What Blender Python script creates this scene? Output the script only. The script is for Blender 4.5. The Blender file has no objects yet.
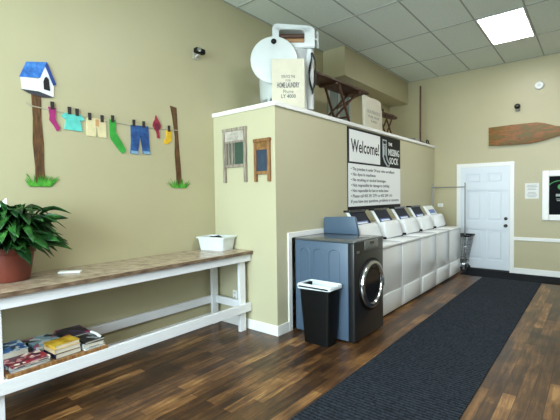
import bpy, bmesh, math, random
from mathutils import Vector, Matrix
random.seed(7)
C = bpy.context.scene.collection
PI = math.pi

# ------------------------------------------------------------------ setting dimensions (metres)
XL, XR = -3.656, 3.6          # left wall, right wall
YF, YB = -2.8, 8.489          # street wall, back wall
ZC = 3.976                    # ceiling
XP, YP = -2.678, 3.225        # partition: side face, front face
ZP = 2.49                     # partition wall top (white cap above)
XW = -2.009                   # washer fronts
CAMH = 1.52

# ------------------------------------------------------------------ mesh helpers
def V(*a): return Vector(a)

class MB:
    def __init__(s): s.bm = bmesh.new()
    def _new(s, fn, M=None):
        before = set(s.bm.verts)
        fn()
        vs = [v for v in s.bm.verts if v not in before]
        if M is not None:
            bmesh.ops.transform(s.bm, matrix=M, verts=vs)
        return vs
    def box(s, x0, x1, y0, y1, z0, z1, bev=0, seg=2, M=None):
        t = bmesh.new()
        bmesh.ops.create_cube(t, size=1)
        bmesh.ops.transform(t, matrix=Matrix.Translation(((x0+x1)/2, (y0+y1)/2, (z0+z1)/2)) @ Matrix.Diagonal((abs(x1-x0), abs(y1-y0), abs(z1-z0), 1)), verts=t.verts)
        if bev: bmesh.ops.bevel(t, geom=list(t.edges), offset=bev, segments=seg, profile=.5, affect='EDGES')
        return s.add(t, M)
    def add(s, t, M=None):
        if M is not None: bmesh.ops.transform(t, matrix=M, verts=t.verts)
        m = bpy.data.meshes.new('t'); t.to_mesh(m); t.free()
        s.bm.from_mesh(m); bpy.data.meshes.remove(m)
        return s
    def prism(s, pts, depth, M=None, bev=0):
        """polygon in local XY extruded along +Z"""
        t = bmesh.new()
        f = t.faces.new([t.verts.new((p[0], p[1], 0)) for p in pts])
        r = bmesh.ops.extrude_face_region(t, geom=[f])
        bmesh.ops.translate(t, vec=(0, 0, depth), verts=[v for v in r['geom'] if isinstance(v, bmesh.types.BMVert)])
        bmesh.ops.recalc_face_normals(t, faces=t.faces)
        if bev: bmesh.ops.bevel(t, geom=list(t.edges), offset=bev, segments=2, profile=.5, affect='EDGES')
        return s.add(t, M)
    def lathe(s, prof, n=32, M=None, caps=True):
        """profile (r, z) about local Z"""
        t = bmesh.new(); rings = []
        for r, z in prof:
            rings.append([t.verts.new((r*math.cos(2*PI*i/n), r*math.sin(2*PI*i/n), z)) for i in range(n)])
        for a, b in zip(rings, rings[1:]):
            for i in range(n):
                t.faces.new((a[i], a[(i+1) % n], b[(i+1) % n], b[i]))
        if caps:
            t.faces.new(rings[0][::-1]); t.faces.new(rings[-1])
        bmesh.ops.recalc_face_normals(t, faces=t.faces)
        return s.add(t, M)
    def tube(s, pts, r, n=8, closed=False, M=None):
        pts = [Vector(p) for p in pts]
        t = bmesh.new(); rings = []; N = len(pts); up = None
        for i, p in enumerate(pts):
            if closed: d = pts[(i+1) % N] - pts[i-1]
            else: d = pts[min(i+1, N-1)] - pts[max(i-1, 0)]
            d.normalize()
            if up is None:
                up = Vector((0, 0, 1)) if abs(d.z) < .9 else Vector((1, 0, 0))
            a = d.cross(up)
            if a.length < 1e-4: a = d.cross(Vector((.3, .7, .2)))
            a.normalize(); b = a.cross(d).normalized(); up = b
            rr = r[i] if isinstance(r, (list, tuple)) else r
            rings.append([t.verts.new(p + a*rr*math.cos(2*PI*k/n) + b*rr*math.sin(2*PI*k/n)) for k in range(n)])
        prs = list(zip(rings, rings[1:])) + ([(rings[-1], rings[0])] if closed else [])
        for A, B in prs:
            for k in range(n):
                t.faces.new((A[k], A[(k+1) % n], B[(k+1) % n], B[k]))
        if not closed:
            t.faces.new(rings[0][::-1]); t.faces.new(rings[-1])
        bmesh.ops.recalc_face_normals(t, faces=t.faces)
        return s.add(t, M)
    def bar(s, a, b, w, h, up=(0, 0, 1), bev=0):
        """rectangular bar from a to b"""
        a, b = Vector(a), Vector(b); d = b-a; L = d.length; d.normalize()
        u = Vector(up); sx = d.cross(u)
        if sx.length < 1e-4: u = Vector((1, 0, 0)); sx = d.cross(u)
        sx.normalize(); u = sx.cross(d).normalized()
        M = Matrix.Translation(a) @ Matrix((sx, d, u)).transposed().to_4x4()
        return s.box(-w/2, w/2, 0, L, -h/2, h/2, bev, M=M)
    def ico(s, c, r, sub=2, sc=(1, 1, 1)):
        t = bmesh.new(); bmesh.ops.create_icosphere(t, subdivisions=sub, radius=r)
        return s.add(t, Matrix.Translation(c) @ Matrix.Diagonal((*sc, 1)))

WORLD = {}
def worldloc(o): return WORLD.get(o.name, Vector((0, 0, 0)))

def obj(name, mb, mat, parent=None, smooth=None, base=None):
    """ONE mesh object from world-space geometry; with a parent it becomes a part"""
    bm = mb.bm
    me = bpy.data.meshes.new(name)
    if parent is not None: org = worldloc(parent)
    else:
        if base is None:
            xs = [v.co for v in bm.verts]
            base = Vector(((min(v.x for v in xs)+max(v.x for v in xs))/2, (min(v.y for v in xs)+max(v.y for v in xs))/2, min(v.z for v in xs)))
        org = Vector(base)
    bmesh.ops.translate(bm, vec=-org, verts=bm.verts)
    bm.to_mesh(me); bm.free()
    if isinstance(mat, (list, tuple)):
        for m in mat: me.materials.append(m)
    else: me.materials.append(mat)
    if smooth is not None:
        me.polygons.foreach_set('use_smooth', [True]*len(me.polygons))
        try: me.set_sharp_from_angle(angle=math.radians(smooth))
        except Exception: pass
    o = bpy.data.objects.new(name, me); C.objects.link(o)
    if parent is not None:
        o.parent = parent
        WORLD[o.name] = org.copy()
    else:
        o.location = org; WORLD[o.name] = org.copy()
    return o

def thing(name, label, cat, loc, group=None):
    o = bpy.data.objects.new(name, None); C.objects.link(o)
    o.location = loc; o.empty_display_size = .1
    WORLD[o.name] = Vector(loc)
    o['label'] = label; o['category'] = cat
    if group: o['group'] = group
    return o

def tag(o, label, cat, group=None):
    o['label'] = label; o['category'] = cat
    if group: o['group'] = group
    return o

def struct(o):
    o['kind'] = 'structure'; return o

# ------------------------------------------------------------------ materials
def lin(c):
    if isinstance(c, str):
        c = c.lstrip('#'); c = tuple(int(c[i:i+2], 16)/255 for i in (0, 2, 4))
    return tuple((x/12.92 if x <= .04045 else ((x+.055)/1.055)**2.4) for x in c) + (1,)

def M(name, col, rough=.5, metal=0, spec=.5, var=0, scale=8, bump=0, bscale=60, coat=0, stretch=None, trans=0):
    m = bpy.data.materials.new(name); m.use_nodes = True
    nt = m.node_tree; p = nt.nodes['Principled BSDF']
    p.inputs['Base Color'].default_value = lin(col)
    p.inputs['Roughness'].default_value = rough; p.inputs['Metallic'].default_value = metal
    p.inputs['Specular IOR Level'].default_value = spec
    if coat: p.inputs['Coat Weight'].default_value = coat; p.inputs['Coat Roughness'].default_value = .08
    if trans: p.inputs['Transmission Weight'].default_value = trans
    tc = nt.nodes.new('ShaderNodeTexCoord')
    src = tc.outputs['Object']
    if stretch:
        mp = nt.nodes.new('ShaderNodeMapping'); mp.inputs['Scale'].default_value = stretch
        nt.links.new(src, mp.inputs['Vector']); src = mp.outputs['Vector']
    if var:
        n = nt.nodes.new('ShaderNodeTexNoise'); n.inputs['Scale'].default_value = scale; n.inputs['Detail'].default_value = 5
        nt.links.new(src, n.inputs['Vector'])
        r = nt.nodes.new('ShaderNodeValToRGB')
        c = lin(col)
        r.color_ramp.elements[0].position = .3; r.color_ramp.elements[1].position = .7
        r.color_ramp.elements[0].color = tuple(x*(1-var) for x in c[:3])+(1,)
        r.color_ramp.elements[1].color = tuple(min(1, x*(1+var)) for x in c[:3])+(1,)
        nt.links.new(n.outputs['Fac'], r.inputs['Fac']); nt.links.new(r.outputs['Color'], p.inputs['Base Color'])
    if bump:
        n2 = nt.nodes.new('ShaderNodeTexNoise'); n2.inputs['Scale'].default_value = bscale; n2.inputs['Detail'].default_value = 3
        nt.links.new(src, n2.inputs['Vector'])
        b = nt.nodes.new('ShaderNodeBump'); b.inputs['Strength'].default_value = bump; b.inputs['Distance'].default_value = .01
        nt.links.new(n2.outputs['Fac'], b.inputs['Height']); nt.links.new(b.outputs['Normal'], p.inputs['Normal'])
    return m

def mottled(name, cols, scale=6, rough=.45, bump=0, stretch=None, voronoi=False, spec=.5):
    """several colours of the thing itself in patches"""
    m = bpy.data.materials.new(name); m.use_nodes = True
    nt = m.node_tree; p = nt.nodes['Principled BSDF']; p.inputs['Roughness'].default_value = rough
    p.inputs['Specular IOR Level'].default_value = spec
    tc = nt.nodes.new('ShaderNodeTexCoord'); src = tc.outputs['Object']
    if stretch:
        mp = nt.nodes.new('ShaderNodeMapping'); mp.inputs['Scale'].default_value = stretch
        nt.links.new(src, mp.inputs['Vector']); src = mp.outputs['Vector']
    if voronoi:
        n = nt.nodes.new('ShaderNodeTexVoronoi'); n.inputs['Scale'].default_value = scale
        nt.links.new(src, n.inputs['Vector'])
        sep = nt.nodes.new('ShaderNodeSeparateColor'); nt.links.new(n.outputs['Color'], sep.inputs['Color']); fac = sep.outputs['Red']
    else:
        n = nt.nodes.new('ShaderNodeTexNoise'); n.inputs['Scale'].default_value = scale; n.inputs['Detail'].default_value = 6
        n.inputs['Roughness'].default_value = .6
        nt.links.new(src, n.inputs['Vector']); fac = n.outputs['Fac']
    r = nt.nodes.new('ShaderNodeValToRGB'); el = r.color_ramp.elements
    lo, hi = (0.0, 1.0) if voronoi else (.3, .7)
    while len(el) < len(cols): el.new(.5)
    for i, c in enumerate(cols):
        el[i].position = lo + (hi-lo)*i/(len(cols)-1 if not voronoi else len(cols)); el[i].color = lin(c)
    if voronoi: r.color_ramp.interpolation = 'CONSTANT'
    nt.links.new(fac, r.inputs['Fac']); nt.links.new(r.outputs['Color'], p.inputs['Base Color'])
    if bump:
        b = nt.nodes.new('ShaderNodeBump'); b.inputs['Strength'].default_value = bump; b.inputs['Distance'].default_value = .01
        nt.links.new(fac, b.inputs['Height']); nt.links.new(b.outputs['Normal'], p.inputs['Normal'])
    return m

def emit(name, col, st):
    m = bpy.data.materials.new(name); m.use_nodes = True
    nt = m.node_tree; p = nt.nodes['Principled BSDF']
    p.inputs['Base Color'].default_value = lin(col)
    p.inputs['Emission Color'].default_value = lin(col); p.inputs['Emission Strength'].default_value = st
    return m

def wood_floor():
    m = bpy.data.materials.new('plank_floor'); m.use_nodes = True
    nt = m.node_tree; N = nt.nodes; L = nt.links; p = N['Principled BSDF']
    tc = N.new('ShaderNodeTexCoord'); mp = N.new('ShaderNodeMapping')
    mp.inputs['Rotation'].default_value = (0, 0, PI/2)
    L.new(tc.outputs['Object'], mp.inputs['Vector'])
    def brick(c1, c2, mc, off):
        b = N.new('ShaderNodeTexBrick'); b.offset = off; b.offset_frequency = 2
        b.inputs['Color1'].default_value = c1; b.inputs['Color2'].default_value = c2; b.inputs['Mortar'].default_value = mc
        b.inputs['Scale'].default_value = 1; b.inputs['Brick Width'].default_value = .62; b.inputs['Row Height'].default_value = .09
        b.inputs['Mortar Size'].default_value = .0018; b.inputs['Bias'].default_value = 0
        L.new(mp.outputs['Vector'], b.inputs['Vector']); return b
    b = brick((0, 0, 0, 1), (1, 1, 1, 1), (.5, .5, .5, 1), .37)
    # grain stretched along the plank
    g = N.new('ShaderNodeMapping'); g.inputs['Scale'].default_value = (22, 2.2, 1)
    L.new(tc.outputs['Object'], g.inputs['Vector'])
    n = N.new('ShaderNodeTexNoise'); n.inputs['Scale'].default_value = 1.2; n.inputs['Detail'].default_value = 8; n.inputs['Roughness'].default_value = .62
    n.inputs['Distortion'].default_value = .6
    L.new(g.outputs['Vector'], n.inputs['Vector'])
    n3 = N.new('ShaderNodeTexNoise'); n3.inputs['Scale'].default_value = 2.6; n3.inputs['Detail'].default_value = 4
    L.new(tc.outputs['Object'], n3.inputs['Vector'])
    a1 = N.new('ShaderNodeMath'); a1.operation = 'MULTIPLY'; a1.inputs[1].default_value = .27
    L.new(b.outputs['Color'], a1.inputs[0])
    a2 = N.new('ShaderNodeMath'); a2.operation = 'MULTIPLY_ADD'; a2.inputs[1].default_value = .75
    L.new(n.outputs['Fac'], a2.inputs[0]); L.new(a1.outputs[0], a2.inputs[2])
    a3 = N.new('ShaderNodeMath'); a3.operation = 'MULTIPLY_ADD'; a3.inputs[1].default_value = .52
    L.new(n3.outputs['Fac'], a3.inputs[0]); L.new(a2.outputs[0], a3.inputs[2])
    r = N.new('ShaderNodeValToRGB'); el = r.color_ramp.elements
    for _ in range(3): el.new(.5)
    for e, (pos, c) in zip(el, ((.42, '#1a0f08'), (.64, '#372414'), (.80, '#573b21'), (.94, '#7f5a34'), (1.0, '#9d7748'))):
        e.position = pos; e.color = lin(c)
    L.new(a3.outputs[0], r.inputs['Fac'])
    mx = N.new('ShaderNodeMix'); mx.data_type = 'RGBA'
    L.new(b.outputs['Fac'], mx.inputs['Factor']); L.new(r.outputs['Color'], mx.inputs['A']); mx.inputs['B'].default_value = lin('#1c100a')
    L.new(mx.outputs['Result'], p.inputs['Base Color'])
    p.inputs['Roughness'].default_value = FLOOR_ROUGH
    p.inputs['Specular IOR Level'].default_value = .45
    bp = N.new('ShaderNodeBump'); bp.inputs['Strength'].default_value = .25; bp.inputs['Distance'].default_value = .004
    L.new(n.outputs['Fac'], bp.inputs['Height']); L.new(bp.outputs['Normal'], p.inputs['Normal'])
    return m
FLOOR_ROUGH = .34

def mat_carpet(name, c0, c1):
    m = bpy.data.materials.new(name); m.use_nodes = True
    nt = m.node_tree; N = nt.nodes; L = nt.links; p = N['Principled BSDF']; p.inputs['Roughness'].default_value = .95
    p.inputs['Specular IOR Level'].default_value = .15
    tc = N.new('ShaderNodeTexCoord')
    w = N.new('ShaderNodeTexWave'); w.wave_type = 'BANDS'; w.bands_direction = 'Y'; w.inputs['Scale'].default_value = 9; w.inputs['Distortion'].default_value = 2.5
    w.inputs['Detail'].default_value = 3; w.inputs['Detail Scale'].default_value = 6
    n = N.new('ShaderNodeTexNoise'); n.inputs['Scale'].default_value = 55; n.inputs['Detail'].default_value = 4
    L.new(tc.outputs['Object'], w.inputs['Vector']); L.new(tc.outputs['Object'], n.inputs['Vector'])
    a = N.new('ShaderNodeMath'); a.operation = 'MULTIPLY_ADD'; a.inputs[1].default_value = .35
    L.new(w.outputs['Fac'], a.inputs[0]); L.new(n.outputs['Fac'], a.inputs[2])
    r = N.new('ShaderNodeValToRGB'); r.color_ramp.elements[0].position = .42; r.color_ramp.elements[1].position = .95
    r.color_ramp.elements[0].color = lin(c0); r.color_ramp.elements[1].color = lin(c1)
    L.new(a.outputs[0], r.inputs['Fac']); L.new(r.outputs['Color'], p.inputs['Base Color'])
    b = N.new('ShaderNodeBump'); b.inputs['Strength'].default_value = .8; b.inputs['Distance'].default_value = .01
    L.new(a.outputs[0], b.inputs['Height']); L.new(b.outputs['Normal'], p.inputs['Normal'])
    return m

wall_paint = M('wall_paint', '#bab28f', .38, var=.03, scale=1.5, bump=.06, bscale=180, spec=.4)
wall_pale = M('partition_paint', '#c4bf9f', .42, var=.02, scale=1.5, bump=.05, bscale=180, spec=.35)
white_trim = M('white_trim_paint', '#f1f2ee', .32)
ceil_tile = M('ceiling_tile', '#e0e8dd', .9, var=.05, scale=40, bump=.4, bscale=160, spec=.2)
grid_metal = M('ceiling_grid_metal', '#a3a79f', .5)
floor_m = wood_floor()
white_paint = M('white_wood_paint', '#e9ebee', .45, var=.04, scale=12, bump=.05, bscale=40, stretch=(8, 1, 8))
laminate = mottled('stone_laminate', ['#84725e', '#9d8b76', '#ab9a85', '#bcab96'], 10, .25)
lam_edge = mottled('laminate_edge', ['#4c3a2c', '#75604c', '#96826a'], 9, .45, stretch=(2, 1, 4))
appl_white = M('appliance_white', '#f0f4f5', .22, coat=.5)
appl_dark = M('charcoal_enamel', '#1b1d20', .32, coat=.2)
appl_side = M('blue_grey_enamel', '#4d6176', .38)
appl_top = M('dark_grey_top', '#4b5052', .22, coat=.4)
chrome = M('chrome', '#c9ccce', .12, metal=1)
steel = M('brushed_steel', '#9a9d9f', .35, metal=1)
black_gloss = M('black_gloss', '#0b0c0f', .12, coat=.6)
black_plastic = M('black_plastic', '#090a0b', .5, spec=.25)
navy_panel = M('navy_panel', '#10182a', .5, spec=.25)
label_blue = M('label_blue', '#5a76b8', .4)
paper = M('white_paper', '#e8ebe6', .7)
ink = M('black_ink', '#17191a', .6)
white_ink = M('white_ink', '#e9ece9', .6)
grey_ink = M('grey_ink', '#55585c', .7)
bag_white = M('bag_plastic', '#dde6ea', .35, bump=.3, bscale=25)
terracotta = M('terracotta', '#6f3325', .5, var=.12, scale=10)
soil_m = M('potting_soil', '#251a12', .95, var=.3, scale=40, bump=.6)
leaf_m = mottled('lily_leaf', ['#0d210c', '#17391a', '#2b5f26', '#589547'], 9, .4, spec=.3)  # palest green patches paint highlights into the leaf colour
spathe_m = M('lily_spathe', '#f2f2e6', .5)
old_wood = mottled('aged_brown_wood', ['#2e190e', '#4f2f1b', '#6d4527'], 5, .5, stretch=(6, 1, 6))
old_grey_wood = mottled('aged_grey_wood', ['#6b6256', '#94897a', '#b1a795'], 6, .6, stretch=(6, 6, 1))
honey_wood = mottled('honey_wood', ['#6a4526', '#8b6138', '#a98252'], 6, .5, stretch=(6, 6, 1))
cream = M('cream_canvas', '#cbc5b0', .85, var=.05, scale=10, bump=.2, bscale=90)
cream_enamel = M('old_white_enamel', '#c9cfcd', .3, var=.04, scale=5, coat=.3)
rubber = M('black_rubber', '#151413', .6)
zinc = M('zinc_ribs', '#9aa19c', .4, metal=.6)
blue_glass = M('blue_ribbed_glass', '#48586a', .25)
green_glass = M('green_ribbed_glass', '#4d6456', .25)

# ------------------------------------------------------------------ setting
def flat(x0, x1, y0, y1, z, t=.05):
    return MB().box(x0, x1, y0, y1, z-t, z)
struct(obj('floor', flat(XL-.1, XR+.1, YF-.1, YB+.1, 0, .1), floor_m, base=(0, 0, 0)))
ce = struct(obj('ceiling', MB().box(XL-.1, XR+.1, YF-.1, YB+.1, ZC, ZC+.08), ceil_tile, base=(0, 0, ZC)))
g = MB()
GX = [-3.20 + .61*i for i in range(12)]       # lines between tiles, running to the back wall
GX = [x for x in GX if x < XR]
for x in GX: g.box(x-.009, x+.009, YF, YB, ZC-.006, ZC+.004)
GY = [4.875 + 1.22*i for i in range(-7, 3)]
for y in GY:
    if YF < y < YB: g.box(XL, XR, y-.009, y+.009, ZC-.007, ZC+.003)
g.box(XL, XL+.02, YF, YB, ZC-.007, ZC+.002); g.box(XL, XR, YB-.02, YB, ZC-.007, ZC+.002)
obj('ceiling_grid', g, grid_metal, ce)

struct(obj('wall_left', MB().box(XL-.1, XL, YF-.1, YB+.1, 0, ZC), wall_paint))
struct(obj('wall_back', MB().box(XL, XR+.1, YB, YB+.1, 0, ZC), wall_paint))
struct(obj('wall_right', MB().box(XR, XR+.1, YF-.1, YB, 0, ZC), M('right_wall_paint', '#75705f', .5, var=.03, scale=1.5)))  # unseen wall, toned darker to cut light bounced under the table
# unseen street wall; its wide shop window is added to supply daylight
w = MB()
w.box(XL, XR, YF-.1, YF, 0, .95); w.box(XL, XR, YF-.1, YF, 3.45, ZC)
for a, b in ((XL, -3.1), (.6, XR)): w.box(a, b, YF-.1, YF, .95, 3.45)
struct(obj('wall_front', w, wall_paint))
for i, (a, b) in enumerate(((-3.1, .6),)):
    f = MB()
    for (x0, x1, z0, z1) in ((a, a+.06, .95, 3.45), (b-.06, b, .95, 3.45), (a+.06, b-.06, .95, 1.02), (a+.06, b-.06, 3.38, 3.45), ((a+b)/2-.03, (a+b)/2+.03, 1.02, 3.38)):
        f.box(x0, x1, YF-.08, YF-.02, z0, z1)
    struct(obj('window_%d' % (i+1), f, white_trim))

# bulkhead along the left wall
struct(obj('wall_soffit', MB().box(XL, -3.238, 5.72, YB, 3.5, ZC), wall_paint))

# partition: front wall, side wall with a low service opening behind the machines, deck
w = MB()
w.box(XL, XP, YP, YP+.12, 0, ZP)
w.box(XP-.12, XP, YP+.12, 3.475, 0, ZP)
w.box(XP-.12, XP, 3.475, YB, 1.06, ZP)
w.box(XL, XP-.12, YP+.12, YB, ZP-.1, ZP)
struct(obj('wall_partition', w, wall_pale))
c = MB()
c.box(XL, XP+.022, YP-.022, YP+.16, ZP, ZP+.048, .004)
c.box(XP-.16, XP+.022, YP+.16, YB, ZP, ZP+.048, .004)
c.box(XL, XP-.16, YP+.16, YB, ZP, ZP+.03)
struct(obj('trim_1', c, white_trim))
t = MB()
t.box(XP, XP+.016, 3.415, 3.478, 0, 1.112, .003); t.box(XP, XP+.016, 3.478, YB, 1.052, 1.112, .003)
struct(obj('trim_2', t, white_trim))
struct(obj('baseboard_partition', MB().box(XL, XP+.014, YP-.014, YP, 0, .112, .003).box(XP, XP+.014, YP, 3.415, 0, .112, .003), white_trim))
struct(obj('baseboard_left', MB().box(XL, XL+.014, YF, YP-.014, 0, .112, .003), white_trim))
struct(obj('baseboard_back', MB().box(-1.211, XR, YB-.014, YB, 0, .11, .003), white_trim))
struct(obj('baseboard_right', MB().box(XR-.014, XR, YF, YB-.02, 0, .11, .003), white_trim))
struct(obj('trim_3', MB().box(-1.211, XR, YB-.018, YB, .632, .694, .004), white_trim))

# back door: six raised panels
d = struct(bpy.data.objects.new('door_1', None)); C.objects.link(d); d.location = (-1.72, YB, 0); WORLD[d.name] = V(-1.72, YB, 0)
f = MB()
f.box(-2.225, -2.15, YB-.025, YB, 0, 2.045, .004); f.box(-1.275, -1.205, YB-.025, YB, 0, 2.045, .004); f.box(-2.225, -1.205, YB-.025, YB, 2.045, 2.12, .004)
obj('door_frame', f, white_trim, d)
door_m = M('door_paint', '#dfe7ee', .35)
lf = MB(); X0, X1 = -2.148, -1.277
lf.box(X0, X1, YB-.004, YB, .045, 2.043)
for (a, b) in ((X0+.11, X0+.39), (X0+.48, X0+.76)):
    for (z0, z1) in ((.22, .82), (.98, 1.58), (1.72, 1.92)):
        lf.box(a+.035, b-.035, YB-.02, YB-.004, z0+.035, z1-.035, .010)
px = [X0, X0+.11, X0+.39, X0+.48, X0+.76, X1]
for a, b in ((px[0], px[1]), (px[2], px[3]), (px[4], px[5])): lf.box(a, b, YB-.026, YB-.004, .045, 2.043)
for a, b in ((px[1], px[2]), (px[3], px[4])):
    for p, q in ((.045, .22), (.82, .98), (1.58, 1.72), (1.92, 2.043)): lf.box(a, b, YB-.026, YB-.004, p, q)
obj('door_leaf', lf, door_m, d)
obj('threshold', MB().box(-2.148, -1.277, YB-.05, YB, 0, .04, .004), M('dark_threshold', '#1d1d1e', .4), d)
Ry = Matrix.Rotation(PI/2, 4, 'X')
k = MB(); k.lathe([(.032, 0), (.032, .008), (.014, .012), (.014, .04), (.027, .045), (.03, .06), (.022, .072)], 20, Matrix.Translation((-1.34, YB-.026, .9)) @ Ry)
obj('door_knob', k, M('dark_bronze', '#3a3733', .3, metal=.8), d, 40)
k = MB(); k.lathe([(.032, 0), (.03, .014), (.018, .02)], 20, Matrix.Translation((-1.34, YB-.026, 1.035)) @ Ry)
obj('deadbolt', k, bpy.data.materials['dark_bronze'], d, 40)

# ceiling lights
lamp_emit = emit('lamp_diffuser', '#fcfdff', 17)
def troffer(x, y, label):
    t = thing('ceiling_light', label, 'ceiling light', (x+.305, y+.61, ZC-.012), 'fluorescent ceiling panels')
    f = MB()
    for (a, b, p, q) in ((x+.012, x+.03, y+.012, y+1.208), (x+.58, x+.598, y+.012, y+1.208), (x+.03, x+.58, y+.012, y+.03), (x+.03, x+.58, y+1.19, y+1.208)):
        f.box(a, b, p, q, ZC-.012, ZC)
    obj('lamp_frame', f, white_trim, t)
    obj('diffuser', MB().box(x+.03, x+.58, y+.03, y+1.19, ZC-.009, ZC), lamp_emit, t)
LX = GX[3]
troffer(LX, GY[[i for i, y in enumerate(GY) if abs(y-6.095) < .01][0]], 'bright rectangular fluorescent panel in the white tiled ceiling, above the back wall')
for (x, y, s) in ((LX, 2.435, 'bright ceiling panel above the runner mat, nearer the street than the one in view'), (LX+2.44, 6.095, 'bright ceiling panel over the right aisle by the back wall'),
               (LX+2.44, 2.435, 'bright ceiling panel over the middle of the right aisle'), (LX, -1.225, 'bright ceiling panel beside the street window, left one'), (LX+2.44, -1.225, 'bright ceiling panel beside the street window, right one')):
    troffer(x, y, s)  # these panels are out of view, added to supply light

# mats
runner_m = mat_carpet('runner_carpet', '#0c0f13', '#333a44'); cross_m = mat_carpet('doormat_carpet', '#08090c', '#1b1f25')
tag(obj('runner_mat', MB().box(-1.597, -.70, -1.6, 7.80, 0, .009, .003), runner_m), 'long charcoal ribbed runner mat lying along the wood floor', 'floor mat')
tag(obj('door_mat', MB().box(-2.0, 2.2, 7.815, 8.46, 0, .009, .003), cross_m), 'dark mat lying crosswise in front of the white door', 'floor mat')

# ------------------------------------------------------------------ text helper
def text_mesh(mb, s, size, org, ux, uy, nrm=None, width=None, align='LEFT', depth=.002, bold=0, hscale=1):
    cu = bpy.data.curves.new('t', 'FONT'); cu.body = s; cu.size = size; cu.align_x = align; cu.extrude = depth/2; cu.resolution_u = 2
    cu.offset = bold
    o = bpy.data.objects.new('t', cu); C.objects.link(o)
    dg = bpy.context.evaluated_depsgraph_get(); me = bpy.data.meshes.new_from_object(o.evaluated_get(dg))
    bpy.data.objects.remove(o); bpy.data.curves.remove(cu)
    t = bmesh.new(); t.from_mesh(me); bpy.data.meshes.remove(me)
    if width:
        xs = [v.co.x for v in t.verts]; k = width/max(1e-6, max(xs)-min(xs)); x0 = min(xs)
        for v in t.verts: v.co.x = (v.co.x-x0)*k
    if hscale != 1:
        for v in t.verts: v.co.y *= hscale
    ux, uy = Vector(ux), Vector(uy); n = ux.cross(uy)
    mb.add(t, Matrix.Translation(org) @ Matrix((ux, uy, n)).transposed().to_4x4())

# ------------------------------------------------------------------ bench
ZT = .912
be = thing('folding_table', 'long white wooden laundry table with brown stone-look top along the left wall', 'table', (-3.35, .8, 0))
tp = MB().box(XL+.002, -3.028, -1.62, 3.222, ZT-.035, ZT, .006)  # unseen near bay added to block light from under the table
top = obj('table_top', tp, laminate, be)
obj('top_edging', MB().box(-3.028, -3.022, -1.62, 3.222, ZT-.036, ZT-.002, .002), lam_edge, top)
obj('apron', MB().box(-3.09, -3.052, -1.6, 3.215, .793, ZT-.035, .004), white_paint, be)
obj('apron', MB().box(-3.63, -3.592, -1.6, 3.195, .793, ZT-.035, .004), white_paint, be)
for x0, x1 in ((-3.128, -3.09), (-3.592, -3.554)):
    for y0 in (-1.55, .735, 3.07):
        obj('leg', MB().box(x0, x1, y0, y0+.089, 0, ZT-.035, .004), white_paint, be)
obj('stretcher', MB().box(-3.09, -3.052, -1.6, 3.215, .218, .312, .004), white_paint, be)
obj('stretcher', MB().box(-3.63, -3.592, -1.6, 3.195, .25, .338, .004), white_paint, be)
obj('end_rail', MB().box(-3.554, -3.128, 3.12, 3.156, .25, .338, .004), white_paint, be)
obj('end_rail', MB().box(-3.554, -3.128, -1.5, -1.464, .25, .338, .004), white_paint, be)
obj('end_rail', MB().box(-3.554, -3.128, .74, .776, .25, .338, .004), white_paint, be)

# plank with magazines under the bench
PZ = .338
tag(obj('shelf_plank', MB().box(-3.586, -3.06, .835, 1.53, .3125, .3125+.026, .003), honey_wood), 'brown wooden plank laid across the lower rails of the bench under magazines', 'shelf')
pages = M('page_edges', '#cfc9b8', .8, var=.08, scale=60, stretch=(1, 1, 40))
def booklet(kind, cx, cy, z, L, W, H, rot, cover, label, cat='magazine', group=None, tilt=0, pg=None):
    t = thing(kind, label, cat, (cx, cy, z), group)
    R_ = Matrix.Translation((cx, cy, z)) @ Matrix.Rotation(math.radians(rot), 4, 'Z') @ Matrix.Rotation(math.radians(tilt), 4, 'X')
    e = min(.002, H*.2)
    obj('pages', MB().box(-L/2+.004, L/2-.004, -W/2+.002, W/2-.004, e, H-e, M=R_), pg or pages, t)
    cv = MB().box(-L/2, L/2, -W/2, W/2, 0, e, M=R_).box(-L/2, L/2, -W/2, W/2, H-e, H, M=R_).box(-L/2, L/2, -W/2-.001, -W/2+.002, 0, H, M=R_)
    obj('cover', cv, cover, t)
    return t
z = PZ+.001
Gm = 'magazines and books on the plank under the bench'
cov = lambda n, cols, sc=16: mottled(n, cols, sc, .3, voronoi=True)
booklet('magazine', -3.185, .985, z, .20, .25, .016, 3, cov('cover_a', ['#6d7f94', '#c8ccd0', '#34405a', '#9aa6b4']), 'grey magazine at the bottom of the pile below the maroon one', 'magazine', Gm)
booklet('magazine', -3.19, .99, z+.0165, .20, .25, .012, -4, cov('cover_b', ['#e4e2dc', '#2c3a4c', '#b8bfc6', '#55606c']), 'pale magazine in the middle of the pile below the maroon one', 'magazine', Gm)
booklet('magazine', -3.185, .985, z+.029, .20, .25, .012, 5, cov('cover_c', ['#471723', '#9a1f38', '#d8a0a0', '#7a1730', '#f0e4d4', '#5c2a4a'], 34), 'maroon patterned magazine on top of the pile at the front left of the plank', 'magazine', Gm)
booklet('magazine', -3.435, .955, z, .26, .20, .018, 4, cov('cover_d', ['#1a3f78', '#2f73b8', '#9fc8e0']), 'deep blue magazine lying beneath others at the back left of the plank', 'magazine', Gm)
booklet('magazine', -3.435, .955, z+.0185, .25, .19, .055, -3, cov('cover_e', ['#1d559c', '#4b93d0', '#d8eaf2', '#122a4a', '#2f7cc8'], 26), 'thick bright blue magazine at the back left beside the bench leg', 'magazine', Gm)
booklet('magazine', -3.425, 1.182, z, .26, .20, .04, -3, cov('cover_f', ['#27303c', '#8a9dab', '#4c6478']), 'slate grey magazine under the pale blue one, behind the gold book', 'magazine', Gm)
booklet('magazine', -3.425, 1.182, z+.0405, .26, .20, .02, 4, cov('cover_g', ['#e8f2f4', '#8fc0d4', '#141c28', '#d2e6ee', '#b06a86'], 18), 'pale blue magazine with dark picture between the blue and the gold books', 'magazine', Gm)
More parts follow.
